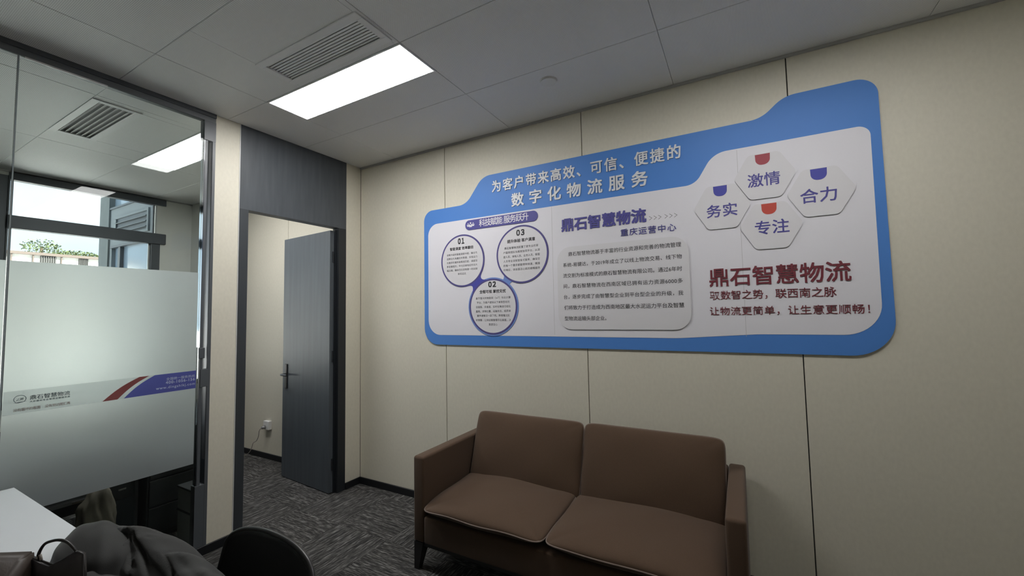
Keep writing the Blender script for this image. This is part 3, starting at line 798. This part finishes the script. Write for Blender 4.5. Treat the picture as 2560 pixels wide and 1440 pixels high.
bm = B(); q = bmesh.ops.create_icosphere(bm, subdivisions=5, radius=1)
for v in q['verts']:
    c = v.co.copy()
    wr = 1+.035*math.sin(c.x*5+c.z*4)+.02*math.sin(c.y*9+c.x*7)+.012*math.sin(c.z*14)-.05*crease(c.x*3.2+c.z*2.2+1.0)*max(0, c.x+.2)
    v.co = Vector((1.215+.200*c.x*wr, -2.175+.105*c.y*wr, .725+.130*c.z*wr*(1 if c.z > 0 else 1.9)))
    v.co.z -= .30*max(0, 1.12-v.co.x)
put('hood', bm, M['jacket'], jk, True)
bm = B(); q = bmesh.ops.create_icosphere(bm, subdivisions=5, radius=1)
for v in q['verts']:
    c = v.co.copy(); wr = 1+.03*math.sin(c.x*6+c.z*5)-.06*crease(c.x*4.5-c.z*3.0+.5)
    v.co = Vector((1.44+.27*c.x*wr, -2.255+.10*c.y*wr, .655+.130*c.z*wr))
JB.append(bm)
bm = B()
for q in JB:
    tm = bpy.data.meshes.new('t'); bmesh.ops.recalc_face_normals(q, faces=q.faces); q.to_mesh(tm); q.free(); bm.from_mesh(tm); bpy.data.meshes.remove(tm)
jb = put('jacket_body', bm, M['jacket'], jk, True)
md = jb.modifiers.new('remesh', 'REMESH'); md.mode = 'VOXEL'; md.voxel_size = .0062; md.use_smooth_shade = True
md = jb.modifiers.new('smooth', 'SMOOTH'); md.iterations = 5; md.factor = .5
dg = bpy.context.evaluated_depsgraph_get(); nm = bpy.data.meshes.new_from_object(jb.evaluated_get(dg)); jb.modifiers.clear(); jb.data = nm
F0 = Vector((1.275, -2.15, .875)); nrm_ = [v.normal.copy() for v in nm.vertices]
for v, nn_ in zip(nm.vertices, nrm_):
    pw_ = v.co+woff(jk); dx = pw_.x-F0.x+.02; dd = (F0.z-pw_.z)+max(0, -2.11-pw_.y)*.8
    th_ = math.atan2(dd, max(.001, dx)); rr_ = math.hypot(dx, dd)
    amp = .013*min(1, max(0, rr_-.03)/.12)*(1 if dx > 0 else 0)
    wv = th_*17+.6*math.sin(rr_*12)+.25*math.sin(rr_*29+th_*4)
    v.co += nn_*amp*(crease(wv)*-1.0+.35+.22*math.sin(th_*41+rr_*9))
for p in nm.polygons: p.use_smooth = True

# ------------------------------------------------------------------ handbag on the desk
bg_ = empty('handbag', (1.2, -2.44, .75), 'brown grey leather handbag with dark arched handle on the white desk', 'handbag')
A = Vector((1.375, -2.352, 0)); D = Vector((-.86, -.51, 0)).normalized(); Nn = Vector((.51, -.86, 0)).normalized()
bm = B(); secs = []
for z, hw, dep in ((.751, .0, .075), (.80, .004, .07), (.86, .006, .05), (.905, .002, .022)):
    a0 = A-D*hw; a1 = A+D*(.34+hw)
    secs.append([Vector((p.x, p.y, z)) for p in (a0, a1, a1+Nn*dep*2, a0+Nn*dep*2)])
loft(bm, secs); bmesh.ops.bevel(bm, geom=list(bm.edges), offset=.006, segments=2, affect='EDGES')
body = put('bag_body', bm, M['bag'], bg_, True)
bm = B()
hp = catmull([A+Vector((.006, .003, .880)), A+Vector((.011, .006, .902)), A+Vector((.021, .013, .921)), A+Vector((.039, .023, .929)), A+Vector((.056, .033, .931)), A+Vector((.072, .043, .926)), A+Vector((.086, .051, .914)), A+Vector((.098, .058, .896)), A+Vector((.108, .064, .860)), A+Vector((.110, .066, .80))], 6)
tube(bm, hp, .0040, 8); put('handle', bm, M['strap'], bg_, True, 'arched dark leather handle')
fb = B(); loft(fb, [[A+Vector((x+.51*q, x*.593-.86*q, z)) for x, z in ((.0, .752), (.0, .892), (.022, .872), (.045, .862), (.070, .880), (.105, .903), (.125, .895), (.135, .752))] for q in (.0, .014)])
bmesh.ops.bevel(fb, geom=list(fb.edges), offset=.003, segments=2, affect='EDGES')
put('side_flap', fb, M['strap'], bg_, True, 'dark pouch flap below the handle')
bx_ = B(); tube(bx_, [A+Vector((.012, .0, .890)), A+Vector((.011, .004, .83)), A+Vector((.009, .002, .77))], .0016, 6); put('cord', bx_, M['cord'], bg_, True, 'pale cord hanging beside the handle')
bm = B(); tube(bm, [A+Vector((.014, .006, .893)), A+Vector((.018, .008, .878))], .0035, 8); put('cord_tag', bm, M['cord'], bg_, True)
bm = B(); P_ = [A+Vector((.058+.009*math.cos(t*PI/6), .026+.005*math.cos(t*PI/6), .860+.006*math.sin(t*PI/6))) for t in range(13)]
tube(bm, P_, .0018, 8, cap=False); put('buckle_ring', bm, M['silver'], bg_, True, 'small silver ring')

# ------------------------------------------------------------------ wall socket with plug in the next room
sk = empty('wall_socket', (-1.452, 0, .372), 'white wall socket with a plug, seen through the open door', 'socket')
bx('socket_box', (-1.500, -1.402, -.038, 0, .325, .418), M['white_plastic'], sk, bev=.004, seg=2)
bm = B(); tube(bm, [(-1.462, -.038, .357), (-1.466, -.075, .350)], [.020, .014], 12); 
pg = put('power_plug', bm, M['steel'], None, True); tag(pg, 'grey plug in the wall socket with its cord running to the floor', 'plug')
bm = B(); tube(bm, catmull([(-1.466, -.074, .350), (-1.49, -.085, .325), (-1.53, -.07, .255), (-1.585, -.06, .195), (-1.655, -.055, .160), (-1.675, -.055, .125), (-1.70, -.06, .07), (-1.76, -.07, .02), (-1.86, -.10, .006), (-2.0, -.16, .005)], 6), .0038, 7)
put('cord', bm, M['cord'], pg, True)

# ------------------------------------------------------------------ far room: window wall
ww = bx('wall_window', (XW-.12, XW, -.56, 0, 0, H+.02), M['plaster']); tag(ww, 'grey wall beside the far window', kind='structure')
def solid(a, m='plaster', par=ww, nm='wall_section'): return bx(nm, a, M[m], par)
solid((XW-.12, XW, YF, -.56, 0, .76)); solid((XW-.12, XW, YF, -.56, 2.955, H+.02)); solid((XW-.12, XW, -1.87, -1.69, .76, 2.955), 'frame_far')
solid((XW-.12, XW, YF, -3.12, .76, 2.955))
bx('corner_column', (XW, -2.50, -.205, 0, 0, H), M['plaster'], ww)
def window(n, y0, y1):
    t = empty('window_%d' % n, (XW, (y0+y1)/2, .76), 'anthracite framed window with upper light in the far room', kind='structure')
    fx = (XW-.06, XW+.012)
    bx('window_frame', (*fx, y0, y1+.10, 2.918, 2.998), M['frame_far'], t)
    bx('window_frame', (XW-.06, XW+.03, y0, y1+.10, 2.452, 2.575), M['frame_far'], t, bev=.004)
    bx('window_frame', (*fx, y1-.03, y1+.05, .76, 2.452), M['frame_far'], t)
    bx('window_frame', (XW-.06, XW-.02, y1-.012, y1+.0, 2.575, 2.918), M['frame_far'], t)
    bx('window_frame', (*fx, y0, y0+.03, .76, 2.918), M['frame_far'], t)
    bx('window_frame', (*fx, y0, y1, .75, .80), M['frame_far'], t)
    bx('window_frame', (XW-.05, XW-.035, y1-.045, y1-.03, .80, 2.452), M['alu'], t, label='pale sash seal')
    bx('window_pane', (XW-.040, XW-.034, y0+.03, y1-.01, .80, 2.92), M['glass_far'], t)
    return t
window(1, -1.70, -.575); window(2, -3.12, -1.87)
bx('wall_cornice', (XW, XW+.012, -1.76, 0, H-.014, H), M['ceil_edge'], ww)

# low things in the far room, seen under the film
cb = empty('low_cabinet', (-2.2, -2.0, 0), 'dark low office cabinet under the far window behind the glass', 'cabinet')
bx('cabinet_body', (-2.80, -2.38, -3.0, -.9, 0.03, .53), M['darkdesk'], cb, bev=.004)
for k in range(4): bx('cabinet_door', (-2.378, -2.362, -2.98+.52*k, -2.98+.52*k+.51, .06, .50), M['darkdesk'], cb, bev=.002)
bx('cabinet_top', (-2.82, -2.35, -3.02, -.88, .53, .555), M['slate'], cb, bev=.002)
d2 = empty('office_desk', (-.8, -2.0, 0), 'dark office desk behind the glass partition', 'desk')
bx('desk_top', (-1.45, -.55, -2.75, -1.42, .715, .74), M['darkdesk'], d2, bev=.002)
bx('side_panel', (-1.43, -.57, -1.46, -1.44, .0, .715), M['darkdesk'], d2)
bx('side_panel', (-1.43, -.57, -2.73, -2.71, .0, .715), M['darkdesk'], d2)
bx('modesty_panel', (-.62, -.60, -2.70, -1.47, .33, .715), M['darkdesk'], d2)
bx('cable_tray', (-.60, -.54, -2.30, -1.60, .41, .43), M['steel'], d2)
for y in (-1.78, -1.64, -1.56): bx('socket_strip', (-.538, -.530, y, y+(.11 if y < -1.7 else .04), .413, .424), M['silver'], d2)
pb = B(); q = bmesh.ops.create_icosphere(pb, subdivisions=4, radius=1)
for v in q['verts']:
    c = v.co; k = 1+.14*math.sin(c.x*9+c.z*5)+.10*math.sin(c.y*12+c.z*8)+.06*math.sin(c.z*19+c.x*15)
    v.co = Vector((-.36+.09*c.x*k, -1.72+.085*c.y*k, .27+.27*c.z*(.9+.1*k)))
    if v.co.z > .42: v.co.y += (v.co.z-.42)*.2
    v.co.z = max(.001, v.co.z)
tag(put('reflection_bag', pb, M['paper'], None, True), 'crumpled beige bag shape standing in for a reflection in the glass', 'bag')  # beige bag shape added in place of a reflection in the glass
wbx = empty('storage_box', (-.30, -1.24, 0), 'small pale grey box behind the glass by the dark post', 'box')
bm = B(); box(bm, -.40, -.20, -1.275, -1.18, .0, .36, bev=.006, seg=2); put('box_body', bm, M['lightbox'], wbx)
bm = B(); box(bm, -.405, -.195, -1.28, -1.175, .20, .215, bev=.004, seg=1); put('box_band', bm, M['darkdesk'], wbx)
bm = B(); box(bm, -.405, -.195, -1.28, -1.175, .36, .375, bev=.004, seg=2); put('box_lid', bm, M['darkdesk'], wbx)
pc_ = empty('drawer_pedestal', (-.85, -1.2, 0), 'dark drawer pedestal behind the glass beside the pale box', 'cabinet')
bx('pedestal_body', (-1.25, -.52, -1.41, -.86, .02, .62), M['darkdesk'], pc_, bev=.004)
for k in range(3): bx('drawer', (-.519, -.505, -1.40, -.87, .05+.19*k, .23+.19*k), M['darkdesk'], pc_, bev=.003)

# ------------------------------------------------------------------ outside
M['out_wall'] = mat('grey_render_outside', (.17, .19, .205), .9, noise=(3, .06))
M['out_col'] = mat('grey_concrete_outside', (.11, .125, .13), .9, noise=(8, .1))
M['out_white'] = mat('white_sheet_cladding', (.50, .48, .45), .7)
M['out_roof'] = mat('brown_roof_edge', (.10, .075, .062), .8)
M['out_rib'] = mat('grey_ribbed_sheet', (.07, .066, .062), .7)
M['leaf'] = mat('hedge_green', (.10, .125, .045), .8, noise=(4, .4))
M['bark'] = mat('bark', (.12, .09, .06), .9)
M['out_glass'] = mat('blue_grey_reflective_glass', (.20, .26, .33), .12, spec=.8)
M['ground'] = mat('pale_roof_deck', (.62, .61, .59), .9)
og = bx('ground', (-60, XW-.13, -40, 40, -.3, -.2), M['ground']); tag(og, 'pale ground outside the window', kind='structure')
# wing of the same building, facing the camera side
wg = empty('building_wing', (-3.8, -.30, 0), 'grey building wing with louvre and reflective windows outside the window', 'building')
YB = -.50
def wgb(nm, a, m, **k): return bx(nm, a, M[m], wg, **k)
wgb('corner_pier', (-4.72, -4.40, YB-.02, .6, -.2, 3.6), 'out_col')
wgb('wall_face', (-4.40, -2.97, YB, .6, 2.56, 3.09), 'out_wall')
wgb('wall_face', (-4.40, -4.33, YB, .6, -.2, 2.56), 'out_wall')
wgb('wall_face', (-3.06, -2.97, YB, .6, -.2, 2.56), 'out_wall')
wgb('wall_face', (-4.33, -3.06, YB+.1, .6, -.2, .9), 'out_wall')
wgb('upper_glazing', (-4.40, -2.97, YB+.04, YB+.06, 3.11, 3.6), 'out_glass', label='blue grey upper glazing')
wgb('glazing_sill', (-4.40, -2.97, YB-.015, YB+.05, 3.085, 3.11), 'frame_far')
wgb('window_head', (-4.36, -3.03, YB-.012, YB+.05, 2.545, 2.575), 'frame_far')
wgb('window_pane', (-4.33, -3.06, YB+.04, YB+.06, .9, 2.548), 'out_glass')
wgb('window_mullion', (-4.12, -4.05, YB+.0, YB+.05, .9, 2.548), 'frame_far')
lv = wgb('louvre_frame', (-4.20, -4.16, YB-.02, YB+.01, 2.69, 2.93), 'out_wall')
wgb('louvre_frame', (-3.22, -3.18, YB-.02, YB+.01, 2.66, 2.925), 'out_wall')
wgb('louvre_frame', (-4.16, -3.22, YB-.02, YB+.01, 2.66, 2.69), 'out_wall')
wgb('louvre_frame', (-4.20, -3.18, YB-.02, YB+.01, 2.925, 2.955), 'out_wall')
for k in range(3):
    z = 2.715+.068*k; bm = B(); R = Matrix.Translation((0, YB-.012, z+.02)) @ Matrix.Rotation(math.radians(35), 4, 'X')
    box(bm, -4.16, -3.22, -.026, .026, -.003, .003, M4=R); put('louvre_slat', bm, M['out_wall'], wg)
wgb('louvre_back', (-4.16, -3.22, YB-.004, YB-.001, 2.69, 2.93), 'frame_far')
# white shed far away
sh = empty('white_shed', (-20, 2, 0), 'long white clad shed with grey ribbed sections beyond the window', 'building')
bx('shed_wall', (-20.3, -20, -6, 9, -.2, 4.06), M['out_white'], sh)
bx('roof_edge', (-20.35, -19.9, -6, 9, 4.06, 4.16), M['out_roof'], sh)
for y0, y1 in ((2.18, 2.60), (3.22, 3.50)):
    bx('ribbed_panel', (-19.99, -19.97, y0, y1, -.2, 4.05), M['out_rib'], sh)
    for k in range(7): bx('rib', (-19.965, -19.93, y0+(y1-y0)*(k+.3)/7, y0+(y1-y0)*(k+.6)/7, -.2, 4.05), M['out_rib'], sh)
for y in (1.98, 2.72, 1.45): bx('downpipe', (-19.99, -19.93, y, y+.035, -.2, 4.06), M['out_roof'], sh)
def shrub(name, x, y, z, rx, rz, label, nl=260, seed=1, spread=1.0):
    rg = random.Random(seed); t = empty(name, (x, y, 0), label, 'tree', 'trees behind the white shed')
    bm = B(); tube(bm, [(x, y, -.2), (x, y, z)], [.12, .05], 6); put('trunk', bm, M['bark'], t)
    bm = B()
    for _ in range(nl):
        a = rg.uniform(0, 2*PI); rr = rg.random()**.5; h = rg.uniform(-1, 1)
        p = Vector((x+rx*.5*math.cos(a)*rr, y+rx*math.sin(a)*rr*spread, z+rz*h*math.sqrt(max(0, 1-rr*rr))))
        s = rg.uniform(.02, .05); d1 = Vector((rg.uniform(-1, 1), rg.uniform(-1, 1), rg.uniform(-1, 1))).normalized()*s; d2 = d1.orthogonal().normalized()*s*.7
        bm.faces.new([bm.verts.new(q) for q in (p-d1, p-d2, p+d1, p+d2)])
    o = put('foliage', bm, M['leaf'], t); o['kind'] = 'stuff'
shrub('tree', -26, 4.75, 4.75, 1.0, .34, 'green bushy tree behind the white shed', 2200, 3)
shrub('tree', -23.2, 5.3, 4.25, .6, .25, 'low green tree at the grey pier edge', 1200, 8)
shrub('tree', -23, 2.85, 4.75, .62, .36, 'thin sparse tree behind the white shed, left of the bushy one', 420, 5)
